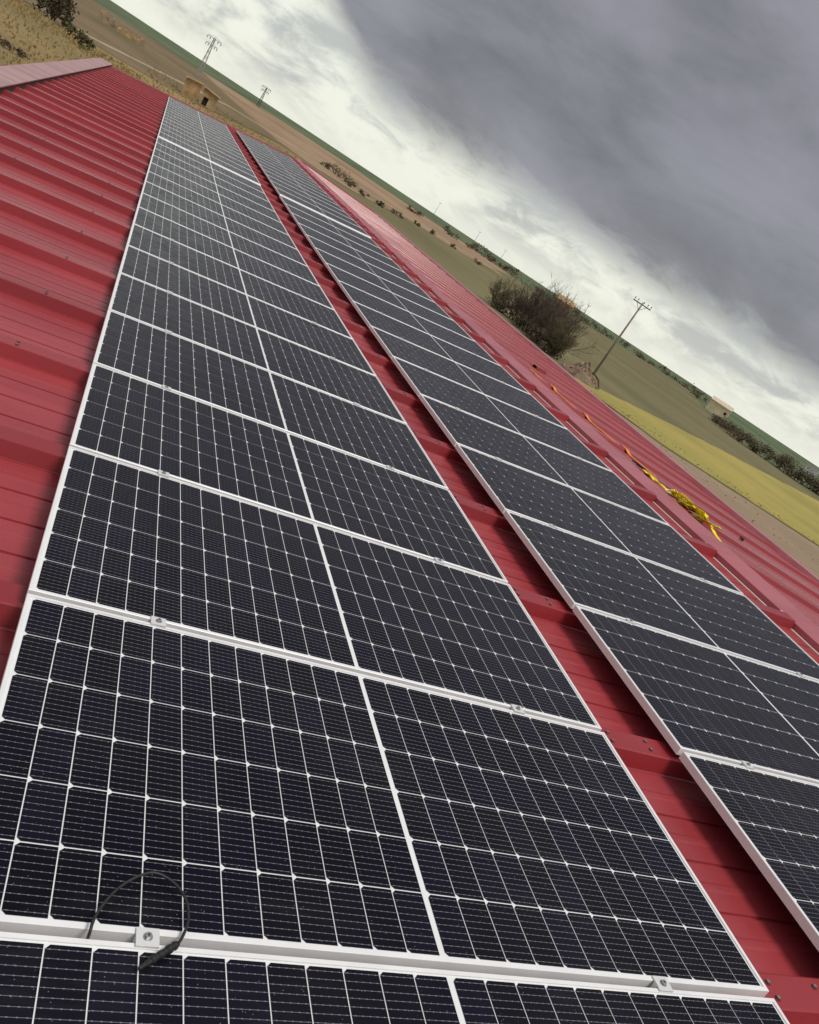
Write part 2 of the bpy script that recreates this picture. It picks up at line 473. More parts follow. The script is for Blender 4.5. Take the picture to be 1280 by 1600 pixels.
# eave on the near side: closure darkened to give the shadow gap under a faded coping, on a parapet
b = MB(); b.box((U_EAVE - .04, 0, -.16), (U_EAVE - .005, L2, -.012), M_DARK); me_clo = b.build('eave_closure')
b = MB(); prof = [(U_EAVE + .004, -.022), (U_EAVE + .004, -.004), (U_EAVE - .02, .002), (-2.64, .006), (-2.66, .000), (-2.665, -.09), (-2.675, -.09), (-2.675, .006), (-2.65, .014), (U_EAVE - .01, .010), (U_EAVE + .016, .0), (U_EAVE + .012, -.022)]
b.sweep(prof, .003, L2 - .003, M_FADED)
b.sweep([(U_EAVE - .012, .0115), (-2.645, .0155), (-2.645, .0185), (U_EAVE - .012, .0145)], L2 - .09, L2 - .004, M_FADED)
me_cop = b.build('eave_coping')
for j in range(-4, 34, 2):
    F = frame(0, V0 + j * PP + PP, 0) @ T(0, -PP, 0)
    obj('eave_closure', me_clo, barn, F); obj('eave_coping', me_cop, barn, F)
# far eave strip and the verge at the gable
b = MB(); b.sweep([(FAR_L - .06, .002), (FAR_L - .03, .062), (FAR_L + .24, .066), (FAR_L + .26, .06), (FAR_L + .26, -.12), (FAR_L + .25, -.12), (FAR_L + .25, .056), (FAR_L - .02, .052), (FAR_L - .05, -.005)], .003, L2 - .003, M_FLASH)  # paler red: pink of the grazing sky reflection put into the colour
me_fe = b.build('eave_flashing')
for j in range(-4, 34, 2): obj('eave_flashing', me_fe, barn, far_frame(V0 + j * PP + PP) @ T(0, -PP, 0))
VE = V0 + 34 * PP
b = MB(); b.sweep([(0, -.01), (0, .055), (.09, .058), (.10, .05), (.10, -.12), (.09, -.12), (.09, .045), (.01, .045), (.01, -.01)], U_EAVE - .04, 5.18, M_FLASH, axis='x')
obj('verge_flashing', b.build('verge_flashing'), barn, frame(0, VE - .03, SH))
b = MB(); b.sweep([(0, -.01), (0, .055), (.09, .058), (.10, .05), (.10, -.12), (.09, -.12), (.09, .045), (.01, .045), (.01, -.01)], .03, FAR_L + .1, M_FLASH, axis='x')
obj('verge_flashing', b.build('verge_flashing_far'), barn, far_frame(VE - .03))


def wall(pts):
    """pts: pairs (top Vector) along the wall; extruded to the ground, .2 m thick handled by the caller"""
    b = MB()
    for P, Q in zip(pts, pts[1:]):
        d = (Q - P); d.z = 0; nrm = Vector((d.y, -d.x, 0)).normalized() * .1
        vs = [P - nrm, Q - nrm, Q + nrm, P + nrm]
        lo = [Vector((p.x, p.y, ZG - .3)) for p in vs]
        b.add(lo + vs, [(0, 3, 2, 1), (4, 5, 6, 7), (0, 1, 5, 4), (1, 2, 6, 5), (2, 3, 7, 6), (3, 0, 4, 7)], M_WALL)
    return b.build('wall')


VA = V0 - 4 * PP
def top_main(u, v, n=-.17): return W(u, v, hh(v)[0] + n)
def top_far(d, v): return far_frame(v, d, -.05).translation
obj('wall', wall([top_main(-2.42, v, -.14) for v in (VA + .1, 8, 16, 26, VE - .1)]), barn)
obj('wall', wall([top_far(FAR_L + .05, v) for v in (VA + .1, 8, 16, 26, VE - .1)]), barn)
for v in (VA + .12, VE - .12):
    obj('wall', wall([top_main(-2.3, v), top_main(5.45, v, -.18), top_far(FAR_L - .06, v)]), barn)

# ------------------------------------------------------------------ solar panels
HX, HY = LONG / 2, SHORT / 2


def frame_mesh():
    b = MB(); lip = .0115
    ring = [(0, -.035), (0, -.0015), (.0015, 0), (lip, 0), (lip, -.006), (.004, -.006), (.004, -.033), (.025, -.033), (.025, -.035)]
    n = len(ring); vs = []
    for sx, sy in ((-1, -1), (1, -1), (1, 1), (-1, 1)):
        for d, z in ring: vs.append((sx * (HX - d), sy * (HY - d), z))
    fs = []
    for c in range(4):
        e = (c + 1) % 4
        for i in range(n): fs.append((c * n + i, e * n + i, e * n + (i + 1) % n, c * n + (i + 1) % n))
    b.add(vs, fs, M_ALU); return b.build('frame')


b = MB(); b.box((-HX + .005, -HY + .005, -.0075), (HX - .005, HY - .005, -.0040), M_BACK); me_back = b.build('backsheet')
me_frame = frame_mesh()
PU, PV, CW, CH, MIDGAP = .0852, .1682, .0822, .1643, .0135


def cell_geo(cx, cy, flip, V, F, UV, full=True):
    """half cell: two chamfered corners; top at z=-.0028"""
    a, c, k = CW / 2, CH / 2, .0085
    s = -1 if flip else 1
    o = [(-a + k, -c), (a, -c), (a, c), (-a + k, c), (-a, c - k), (-a, -c + k)]
    o = [(s * x, y) for x, y in o]
    if s < 0: o.reverse()
    zt, zb = -.0028, -.0040
    i0 = len(V)
    V += [(cx + x, cy + y, zt) for x, y in o]; F.append(list(range(i0, i0 + 6))); UV += [((x + a) / CW, (y + c) / CH) for x, y in o]
    if full:
        V += [(cx + x, cy + y, zb) for x, y in o]
        for i in range(6):
            j = (i + 1) % 6; F.append([i0 + i, i0 + 6 + i, i0 + 6 + j, i0 + j]); UV += [(0, .5)] * 4


def cell_mesh(name, items, full=True):
    V, F, UV, TI = [], [], [], []
    rng = random.Random(3)
    for cx, cy, fl in items:
        f0 = len(F); cell_geo(cx, cy, fl, V, F, UV, full); t = rng.random() if len(items) > 1 else 0.
        TI += [t] * (len(F) - f0)
    me = bpy.data.meshes.new(name); me.from_pydata(V, [], F); me.materials.append(M_CELL)
    ul = me.uv_layers.new(name='UVMap')
    for i, q in enumerate(UV): ul.data[i].uv = q
    at = me.attributes.new('tint', 'FLOAT', 'FACE')
    for i, q in enumerate(TI): at.data[i].value = q
    return me


CELLS = []
for half in (-1, 1):
    for i in range(12):
        x = half * (MIDGAP / 2 + PU * (i + .5))
        for j in range(6): CELLS.append((x, (j - 2.5) * PV, False))
me_cell = cell_mesh('solar_cell', [(0, 0, False)]); me_cells = cell_mesh('solar_cells', CELLS, True)

b = MB(); b.box((-.0225, -.020, .0012), (.0225, .020, .0052), M_CLAMP); b.box((-.0225, -.007, -.032), (.0225, .007, .0012), M_CLAMP); me_clamp = b.build('clamp')
b = MB(); k = 6
for r, z0, z1, kk in ((.0095, .0052, .0066, 14), (.0065, .0066, .0125, 6)):
    vs = [(math.cos(2 * math.pi * i / kk) * r, math.sin(2 * math.pi * i / kk) * r, z) for z in (z0, z1) for i in range(kk)]
    b.add(vs, [(i, (i + 1) % kk, kk + (i + 1) % kk, kk + i) for i in range(kk)] + [tuple(range(kk, 2 * kk))], M_STEEL)
b.box((-.0022, -.0022, .0126), (.0022, .0022, .0129), M_DARK)
me_bolt = b.build('bolt')
b = MB(); b.box((-.02, -.12, -.042), (.02, .12, 0), M_CLAMP); me_rail = b.build('rail')
b = MB(); b.sweep([(-HY + .012, .0035), (-HY - .004, .0035), (-HY - .068, -.0175), (-HY - .085, -.0178), (-HY - .085, -.0192), (-HY - .069, -.019), (-HY - .004, .0012), (-HY + .012, .0008)], -HX, HX, M_ALU, axis='x'); me_cover = b.build('added_gap_cover')  # added strip, sloped to catch the sky and make the bright seam

ORD = ['first', 'second', 'third', 'fourth', 'fifth', 'sixth', 'seventh', 'eighth', 'ninth', 'tenth', 'eleventh', 'twelfth', 'thirteenth', 'fourteenth', 'fifteenth', 'sixteenth', 'seventeenth', 'eighteenth', 'nineteenth', 'twentieth', 'twenty first']
ROW = {'left': (0.0, 'solar panels in the row beside the bare left roof'), 'right': (2.5033, 'solar panels in the row along the ridge')}


def solar_panel(row, k, v0, label, single, clamps, bolts, lift=0, cover=False):
    u0, grp = ROW[row]
    root = empty('solar_panel', frame(u0 + HX, v0 + HY, lift), label, 'solar panel', grp)
    obj('frame', me_frame, root); bk = obj('backsheet', me_back, root)
    if single:
        for cx, cy, fl in CELLS: obj('solar_cell', me_cell, root, T(cx, cy, 0))
    else: obj('solar_cells', me_cells, root, kind='stuff')
    if cover: obj('added_gap_cover', me_cover, root)
    for u in (-.675, .645):
        obj('rail', me_rail, root, T(u, -HY - .01, -.0365))
        if clamps:
            c = obj('clamp', me_clamp, root, T(u, -HY - .01, 0))
            if bolts: obj('bolt', me_bolt, c)


for row in ('left', 'right'):
    where = 'row beside the bare roof' if row == 'left' else 'row along the ridge'
    for k in range(-1 if row == 'left' else 0, 16):
        if row == 'left':
            if k == -1: lab = 'solar panel cut off by the bottom edge, below the black cable loop'
            elif k == 0: lab = 'nearest complete solar panel, with the black cable loop lying on its lower left edge'
            else: lab = 'solar panel, %s beyond the cable loop panel in the %s' % (ORD[k - 1], where)
        else:
            lab = 'solar panel in the %s, %s counted from the near right corner' % (where, ORD[k])
            if k == 0: lab = 'nearest solar panel of the ridge row, cut off at the lower right corner'
        solar_panel(row, k, k * PP + .01, lab, k <= (4 if row == 'left' else 3), k < 10, k < 4)
    for k in range(15):
        solar_panel(row, 16 + k, 16.99 + k * PP, 'far solar panel in the %s, %s beyond the wide bright gap' % (where, ORD[k]), False, False, False, .02, k == 0)

# ------------------------------------------------------------------ cable loop on the near panels
cb = empty('cable', frame(0, 0, 0), 'black cable loop with a ribbed connector lying over the frames in front', 'cable')
pts = [(.262, -.012, -.05), (.262, -.010, -.01), (.262, -.004, .012), (.264, .012, .016), (.272, .035, .018), (.288, .064, .022), (.312, .094, .024), (.342, .118, .026), (.372, .131, .026), (.402, .124, .024), (.428, .103, .022), (.444, .073, .020), (.448, .040, .016), (.442, .014, .013), (.432, -.008, .012), (.424, -.018, .012)]
P = [Vector(p) for p in pts]; fine = []
for i in range(len(P) - 1):                                # Catmull-Rom through the loop
    a, b1, c1, d1 = P[max(i - 1, 0)], P[i], P[i + 1], P[min(i + 2, len(P) - 1)]
    for s in range(5):
        t = s / 5; fine.append(.5 * ((2 * b1) + (c1 - a) * t + (2 * a - 5 * b1 + 4 * c1 - d1) * t * t + (3 * b1 - a - 3 * c1 + d1) * t ** 3))
fine.append(P[-1])
b = MB(); b.tube(fine, .0031, M_CABLE, 8); obj('wire', b.build('wire', True), cb)
b = MB(); A, Z = Vector((.430, -.012, .0115)), Vector((.356, -.070, .0095)); prof = [(0, .004), (.04, .0065), (.1, .0085), (.13, .0085), (.15, .0072), (.2, .0072), (.22, .0088), (.30, .0088), (.32, .007), (.40, .007), (.42, .0082), (.52, .0082), (.54, .0064), (.60, .0064), (.62, .0078), (.70, .0078), (.72, .006), (.82, .0058), (.84, .0046), (.97, .0042), (1, .0030)]
b.tube([A.lerp(Z, f) for f, _ in prof], [r for _, r in prof], M_CONN, 12); obj('connector', b.build('connector'), cb)

# ------------------------------------------------------------------ yellow harness, orange strap and bits on the far slope
def ribbon(b, pts, wd, th, m, side=None):
    P = [Vector(p) for p in pts]; n = len(P); vs = []
    for i, p in enumerate(P):
        t = (P[min(i + 1, n - 1)] - P[max(i - 1, 0)]).normalized(); sd = (side or Vector((0, 0, 1))).cross(t)
        sd = sd.normalized() if sd.length > 1e-5 else Vector((1, 0, 0)); up = t.cross(sd).normalized()
        for a, c in ((-1, -1), (1, -1), (1, 1), (-1, 1)): vs.append(p + sd * wd / 2 * a + up * th / 2 * c)
    fs = [(i * 4 + j, i * 4 + (j + 1) % 4, i * 4 + 4 + (j + 1) % 4, i * 4 + 4 + j) for i in range(n - 1) for j in range(4)] + [(3, 2, 1, 0), tuple(range(n * 4 - 4, n * 4))]
    b.add(vs, fs, m)


FH = far_frame(5.0)
har = empty('safety_harness', FH, 'crumpled yellow safety harness lying on the red roof past the ridge', 'harness')
rng = random.Random(11)
for q in range(15):                                         # folded straps of the thick end
    b = MB(); v = rng.uniform(.0, .5); d0 = rng.uniform(.14, .26); pts = []
    n = 22; a0 = rng.uniform(0, 6.28); ra, rb = rng.uniform(.10, .27), rng.uniform(.03, .09)
    for i in range(n):
        a = a0 + i / (n - 1) * rng.uniform(4.6, 5.2)
        pts.append((d0 + math.sin(a) * rb, v + .15 + math.cos(a) * ra,   .02 + .04 * (.5 + .5 * math.sin(a * 1.7 + q)) + q * .004))
    ribbon(b, pts, .045, .004, M_YEL, Vector((.3, 0, 1))); obj('strap', b.build('strap'), har)
b = MB(); ribbon(b, [(.20, -.02, .05), (.17, -.12, .03), (.145, -.22, .02), (.13, -.28, .012)], .05, .005, M_YEL); obj('strap', b.build('strap_tail'), har)
b = MB(); ribbon(b, [(.24 + .02 * math.sin(i), .62 + i * .10, .022 + .018 * abs(math.sin(i * 1.3))) for i in range(9)], .05, .006, M_YEL); obj('lanyard', b.build('lanyard'), har)
b = MB(); ribbon(b, [(.28 + .02 * math.sin(i + 1), .75 + i * .09, .030 + .015 * abs(math.sin(i * 1.7))) for i in range(8)], .045, .006, M_YEL); obj('lanyard', b.build('lanyard_b'), har)
for (d, v, z) in ((.20, .70, .05), (.25, .62, .06), (.19, .56, .055), (.22, .82, .045)):
    b = MB(); b.tube([(d + .035 * math.cos(a), v + .045 * math.sin(a), z + .02 * math.cos(a)) for a in [i * .4189 for i in range(16)]], .006, M_CLAMP, 6); obj('ring', b.build('ring'), har)
b = MB(); b.box((.27, 1.50, .01), (.34, 1.60, .05), M_CONN); b.tube([(.30 + .04 * math.cos(a), 1.66 + .06 * math.sin(a), .035) for a in [i * .39 for i in range(17)]], .009, M_CONN, 6); obj('carabiner', b.build('carabiner'), har)

b = MB(); pts = []
v = 6.75
while v < 10.4:
    f = (v - 6.75) / 3.65; ph = ((v - V0) % PP) / PP; lift = .040 if ph < .07 or ph > .93 else .012 + .03 * max(0, 1 - min(ph, 1 - ph) * 6)
    M = far_frame(v, .70 - .24 * f + .015 * math.sin(v * 5), lift); pts.append(M.translation); v += .06
ribbon(b, pts, .05, .006, M_ORA); o = obj('lifeline_strap', b.build('lifeline_strap')); tag(o, 'thin orange strap stretched along the roof behind the yellow harness', 'strap')


def bit(name, v, d, label, cat, maker, rz=0):
    b = MB(); maker(b); o = obj(name, b.build(name), None, far_frame(v, d, .004) @ Matrix.Rotation(rz, 4, 'Z')); tag(o, label, cat)


def mk_bracket(b): b.box((-.05, -.03, 0), (.05, .03, .004), M_CLAMP); b.box((-.05, -.03, .004), (-.046, .03, .05), M_CLAMP); b.box((.02, -.012, .004), (.032, .012, .02), M_CLAMP)
def mk_tool(b): b.box((-.08, -.014, 0), (.03, .014, .022), M_CONN); b.box((.03, -.025, 0), (.06, .025, .03), M_CAP); b.tube([(.06, 0, .02), (.11, 0, .02)], .006, M_STEEL, 8)
def mk_off(b): b.sweep([(-.12, 0), (-.05, .005), (-.03, .045), (.03, .045), (.05, .005), (.12, 0), (.12, .002), (.052, .007), (.032, .047), (-.032, .047), (-.052, .007), (-.12, .002)], -.18, .18, M_CAP, axis='x')
bit('metal_bracket', 5.55, .80, 'small bare metal bracket left on the red roof near the harness', 'bracket', mk_bracket, .6)
bit('hand_tool', 6.1, 1.75, 'small dark hand tool lying near the outer edge of the red roof', 'tool', mk_tool, .9)
bit('cap_offcut', 11.4, 1.2, 'red metal offcut lying on the far slope at the end of the orange strap', 'offcut', mk_off, .5)

# ------------------------------------------------------------------ trees, shrubs, hedges
M_BARK = mat('grey_brown_bark', (.085, .065, .05), .95, var=.3, vscale=6)
M_TWIG = mat('bare_twigs', (.105, .080, .060), .95, var=.45, vscale=.9)
M_TWIG2 = mat('olive_twigs', (.115, .098, .05), .95, var=.4, vscale=.9)


def leaf_mat(name, c1, c2):
    M = bpy.data.materials.new(name); M.use_nodes = True
    t = M.node_tree; b = t.nodes['Principled BSDF']; q = G(t)
    pos = q.n('ShaderNodeNewGeometry').outputs['Position']; ri = q.n('ShaderNodeNewGeometry').outputs['Random Per Island']
    f = q.math('ADD', q.math('MULTIPLY', ri, .6), q.math('MULTIPLY', q.noise(pos, 1.2, 3, .6), .5))
    q.put(b.inputs['Base Color'], q.mix(q.rng(f, .2, .9), c1, c2)); b.inputs['Roughness'].default_value = .9; b.inputs['Specular IOR Level'].default_value = .2
    MATS[name] = M; return M


L_DARK = leaf_mat('dark_hedge_leaf', (.042, .040, .021), (.105, .084, .048))
L_OLIVE = leaf_mat('olive_leaf', (.050, .050, .018), (.11, .10, .040))
L_BROWN = leaf_mat('brown_leaf', (.06, .042, .026), (.12, .088, .05))
L_TWIGGY = leaf_mat('dead_leaf', (.055, .044, .028), (.12, .092, .06))
L_STRAW = leaf_mat('straw', (.32, .23, .10), (.46, .35, .15))
L_WEED = leaf_mat('weed', (.22, .18, .08), (.34, .27, .11))


def lump_mesh(name, rx, ry, hz, nleaf, size, m, seed, stems=True, base=.06):
    """crown of leaf-sized faces packed in uneven clumps over a few bent stems"""
    rng = random.Random(seed); fo = MB(); stm = MB(); cl = []
    for i in range(max(6, nleaf // 60)):
        a = rng.uniform(0, 6.283); r = math.sqrt(rng.random()) * .8; z = rng.uniform(base + .12, .92) * (1 - .35 * r)
        cl.append((Vector((math.cos(a) * r * rx, math.sin(a) * r * ry, z * hz)), rng.uniform(.18, .38)))
    for i in range(nleaf):
        c, s = rng.choice(cl); d = Vector((rng.gauss(0, 1), rng.gauss(0, 1), rng.gauss(0, .8))) * .55
        p = c + Vector((d.x * s * rx, d.y * s * ry, d.z * s * hz)); p.z = max(.02 * hz, p.z)
        a = Vector((rng.uniform(-1, 1), rng.uniform(-1, 1), rng.uniform(-1, 1))).normalized(); bb = a.orthogonal().normalized(); sz = size * rng.uniform(.6, 1.4)
        fo.add([p - a * sz * .5, p + bb * sz * .35, p + a * sz * .5, p - bb * sz * .35], [(0, 1, 2, 3)], m)
    for i in range(4 if stems else 1):
        c = rng.choice(cl)[0]; q = Vector((rng.uniform(-.12, .12) * rx, rng.uniform(-.12, .12) * ry, -.15))
        stm.tube([q, q.lerp(c, .5) + Vector((0, 0, .1 * hz)), c], [.03 * hz, .02 * hz, .006 * hz], M_BARK, 5)
    return fo, stm


def shrub(name, x, y, rx, hz, nleaf, size, m, seed, label, cat='shrub', group=None, leafname='foliage'):
    fo, stm = lump_mesh(name, rx, rx * .9, hz, nleaf, size, m, seed)
    root = empty(name, T(x, y, TZ(x, y)), label, cat, group)
    me = bpy.data.meshes.new(leafname); me.from_pydata(fo.v, [], fo.f); me.materials.append(m); obj(leafname, me, root); obj('trunk', stm.build('trunk'), root)
    return root


def bare_shrub(x, y, hz, rx, seed, label, group, m=M_TWIG):
    """many-stemmed leafless thicket bush: stems, then two orders of thin twigs"""
    rng = random.Random(seed); sm, tw = MB(), MB()
    def twig(p, d, ln, r, lvl):
        n = 4; pts = [p]
        for i in range(n):
            d = (d + Vector((rng.gauss(0, .16), rng.gauss(0, .16), rng.gauss(.03, .10)))).normalized(); pts.append(pts[-1] + d * ln / n)
        (sm if lvl == 0 else tw).tube(pts, [r * (1 - .8 * i / n) for i in range(n + 1)], M_BARK if lvl == 0 else m, 4 if lvl == 0 else 3, False)
        if lvl < 3:
            for q in range((9, 6, 3)[lvl]):
                f = rng.uniform(.06 if lvl == 0 else .25, 1); i = min(n - 1, int(f * n)); pp = pts[i].lerp(pts[i + 1], f * n - i if f < 1 else 1)
                dd = (d + Vector((rng.gauss(0, .55), rng.gauss(0, .55), rng.gauss(.15, .35)))).normalized()
                twig(pp, dd, ln * rng.uniform(.38, .62), max(.016, r * .5), lvl + 1)
    for s in range(15):
        a = rng.uniform(0, 6.283); sp = rng.uniform(.05, 1) * rx / hz
        twig(Vector((rng.uniform(-.3, .3) * rx, rng.uniform(-.3, .3) * rx, -.1)), Vector((math.cos(a) * sp, math.sin(a) * sp, 1)).normalized(), hz * rng.uniform(.6, .95), .055, 0)
    root = empty('bare_bush', T(x, y, TZ(x, y)), label, 'bush', group)
    me = bpy.data.meshes.new('twigs'); me.from_pydata(tw.v, [], tw.f); me.materials.append(m); obj('twigs', me, root); obj('stems', sm.build('stems'), root)


THK = 'leafless bushes of the thicket beyond the roof'
for i, (x, y, hz, rx, mm, lab) in enumerate([
        (52.5, 116.5, 3.4, 2.6, M_TWIG2, 'low olive brown bare bush at the left end of the thicket beyond the roof'),
        (53.5, 110.5, 5.0, 3.0, M_TWIG, 'greyish bare bush just right of the low one at the left end of the thicket'),
        (53.0, 106.0, 5.2, 2.8, M_TWIG, 'bare brown bush third from the left in the thicket beyond the roof'),
        (54.0, 102.5, 6.0, 2.8, M_TWIG, 'tallest bare grey brown bush in the middle of the thicket'),
        (51.5, 98.0, 5.4, 2.6, M_TWIG, 'dense dark bare bush right of the tallest one in the thicket'),
        (51.2, 93.5, 4.8, 2.3, M_TWIG, 'bare bush below the small ochre building, in the thicket'),
        (49.8, 89.5, 3.6, 1.8, M_TWIG2, 'low olive bare bush at the right end of the thicket')]):
    bare_shrub(x, y, hz, rx, 40 + i, lab, THK, mm)

UND = 'low leafy undergrowth along the foot of the thicket'
for i, (x, y, lab) in enumerate([(51.5, 112, 'low brown undergrowth bush at the left foot of the thicket'), (51.6, 103, 'low brown undergrowth bush at the foot of the tallest thicket bush'), (50.6, 95.5, 'low brown undergrowth bush at the right part of the thicket foot'), (49.2, 90.0, 'low brown undergrowth bush next to the soil heap')]):
    shrub('undergrowth_bush', x, y, 2.6, 2.3, 1000, .28, L_TWIGGY, 60 + i, lab, 'bush', UND)
HED = 'shrubs of the dark hedge at the right'
hp = [(189.4, 222, 3.3), (184, 212, 3.6), (175, 198, 4.0), (170.6, 188, 3.4), (173.3, 183, 4.6), (177.5, 183, 3.6), (179.3, 178.6, 4.8), (178.4, 172.4, 4.2), (180.8, 169.8, 5.4), (187.6, 171.4, 4.4), (190, 168.8, 5.2), (196, 168, 4.4)]
hl = ['leftmost shrub of the dark hedge, in front of the cream building', 'dark hedge shrub below the right corner of the cream building'] + ['dark hedge shrub, %s along from the cream building' % ORD[k] for k in range(2, 12)]
for i, (x, y, hz) in enumerate(hp):
    shrub('hedge_shrub', x, y, 5.0 + (i % 3) * .8, hz * (.8 + .12 * (i % 4)), 760, .55, L_DARK if i % 3 else L_BROWN, 100 + i, hl[i], 'shrub', HED)
FLD = 'small shrubs along the field path beyond the roof'
fl = [(47.2, 263, 3.0), (49.5, 258, 4.6), (51.3, 249, 5.6), (50, 236, 3.2), (52.6, 228, 2.4), (60, 236, 2.0), (68, 245, 2.6), (83, 272, 2.2), (92, 281, 2.6), (100, 279, 2.0), (108, 272, 2.8)]
for i, (x, y, hz) in enumerate(fl):
    shrub('field_shrub', x, y, hz * .8, hz * .68, 240, .38, (L_OLIVE, L_BROWN, L_DARK)[i % 3], 200 + i, 'small field shrub beyond the roof, %s from the left along the pale path' % ORD[i] if i != 2 else 'largest bushy shrub by the pale path beyond the ridge row', 'shrub', FLD)
TRE = 'distant trees along the field boundary'
dt = [(118, 400), (143, 410), (153, 408), (163, 412), (170, 415), (180, 418), (188, 423), (205, 420), (213, 412), (222, 402), (232, 404), (240, 407), (255, 418), (270, 420), (276, 411), (282, 410), (295, 411), (303, 405), (308, 396), (300, 380), (270, 340)]
for i, (x, y) in enumerate(dt):
    hz = (3.2, 4.4, 2.8, 5.0, 3.6)[i % 5]
    shrub('distant_tree', x, y, 5 + (i % 4) * 1.2, hz, 160, .9, L_DARK if i % 2 else L_BROWN, 300 + i, 'dark distant tree on the far field boundary, %s from the left' % ORD[i], 'tree', TRE)
shrub('dark_tree', -16.2, 136, 2.5, 4.3, 1500, .4, L_DARK, 400, 'big dark tree at the upper left corner, beyond the coping', 'tree')
shrub('field_shrub', -10.5, 118, 2.4, 1.7, 260, .4, L_OLIVE, 401, 'low olive shrub right below the big dark tree', 'shrub')
shrub('field_shrub', -9.2, 66, 1.2, .6, 300, .14, L_BROWN, 402, 'brown weedy shrub just above the pink coping at the left', 'shrub')

# dry weeds: nobody could count these
rng = random.Random(5); b = MB()
for i in range(8000):
    z = rng.random()
    if z < .55: x, y = rng.uniform(-26, -3.5), rng.uniform(18, 135)
    elif z < .92: x, y = rng.uniform(-4, 30), rng.uniform(40, 200)
    else:
        t = rng.random(); x, y = 44 + 34 * t + rng.gauss(0, 1.3), 76 - 20 * t + rng.gauss(0, 1.3)
        if rng.random() < .5: x, y = 30 + rng.random() * 30, rng.uniform(45, 85)
    s = rng.uniform(.08, .22) * (1.5 if y > 110 else .7 if z >= .92 else 1); a = rng.uniform(0, 6.28); gz = TZ(x, y) + .03
    ca, sa = math.cos(a) * s * .5, math.sin(a) * s * .5
    b.add([(x - ca, y - sa, gz), (x + ca, y + sa, gz), (x + ca * .7 + rng.gauss(0, .05), y + sa * .7, gz + s * rng.uniform(.7, 1.5)), (x - ca * .8, y - sa * .8, gz + s * rng.uniform(.6, 1.3))], [(0, 1, 2, 3)], L_STRAW if (z >= .92 or rng.random() < .6) else L_WEED)
wm = bpy.data.meshes.new('dry_weeds'); wm.from_pydata(b.v, [], b.f)
for q in b.mats: wm.materials.append(q)
wm.polygons.foreach_set('material_index', b.m)
tag(obj('dry_weeds', wm), 'dry straw coloured weeds scattered on the verges', None, None, 'stuff')

# ------------------------------------------------------------------ poles, pylons, buildings, mound
M_WOOD = mat('weathered_pole', (.27, .225, .175), .9, var=.25, vscale=3)
M_IRON = mat('dark_galvanised', (.10, .10, .10), .6, metal=.3)
M_GALV = mat('pale_galvanised', (.42, .42, .42), .6, metal=.2)
M_INS = mat('brown_insulator', (.10, .06, .045), .3)


def utility_pole(x, y, hgt, label, az, arms=2.7, group=None, detail=True, lean=0.0):
    root = empty('utility_pole', T(x, y, TZ(x, y)) @ Matrix.Rotation(az, 4, 'Z') @ Matrix.Rotation(lean, 4, 'Y'), label, 'pole', group)
    b = MB(); b.tube([(0, 0, -.5), (0, 0, hgt * .5), (0, 0, hgt)], [.17, .14, .105], M_WOOD, 10); obj('pole', b.build('pole', True), root)
    b = MB(); b.box((-arms / 2, -.07, hgt - .34), (arms / 2, .07, hgt - .20), M_IRON); b.tube([(-.75, 0, hgt - .3), (0, -.12, hgt - 1.1)], .03, M_IRON, 4); b.tube([(.75, 0, hgt - .3), (0, -.12, hgt - 1.1)], .03, M_IRON, 4); obj('crossarm', b.build('crossarm'), root)
    for xx in ((-arms * .46, -arms * .28, 0.12, arms * .28, arms * .46) if detail else (-arms * .45, arms * .45)):
        b = MB(); b.tube([(xx, 0, hgt - .2), (xx, 0, hgt - .05), (xx, 0, hgt), (xx, 0, hgt + .06), (xx, 0, hgt + .1), (xx, 0, hgt + .2)], [.02, .02, .09, .05, .09, .03], M_INS, 8); obj('insulator', b.build('insulator'), root)
    return root


utility_pole(61.8, 98.1, 11.4, 'tall wooden utility pole with crossarm, right of the bare thicket', R(-22))
UP = 'thin distant utility poles on the horizon'
utility_pole(240, 760, 11.5, 'thin distant pole on the horizon above the tan field', R(-20), 2.4, UP, False)
utility_pole(221.9, 396, 9.0, 'thin distant pole on the horizon left of the tall wooden pole', R(-25), 2.2, UP, False)
utility_pole(286, 758, 9.5, 'thin distant pole on the horizon above the bare thicket', R(-25), 3.2, UP, False)
utility_pole(312, 745, 8.5, 'short distant pole right beside the one above the thicket', R(-25), 3.2, UP, False)


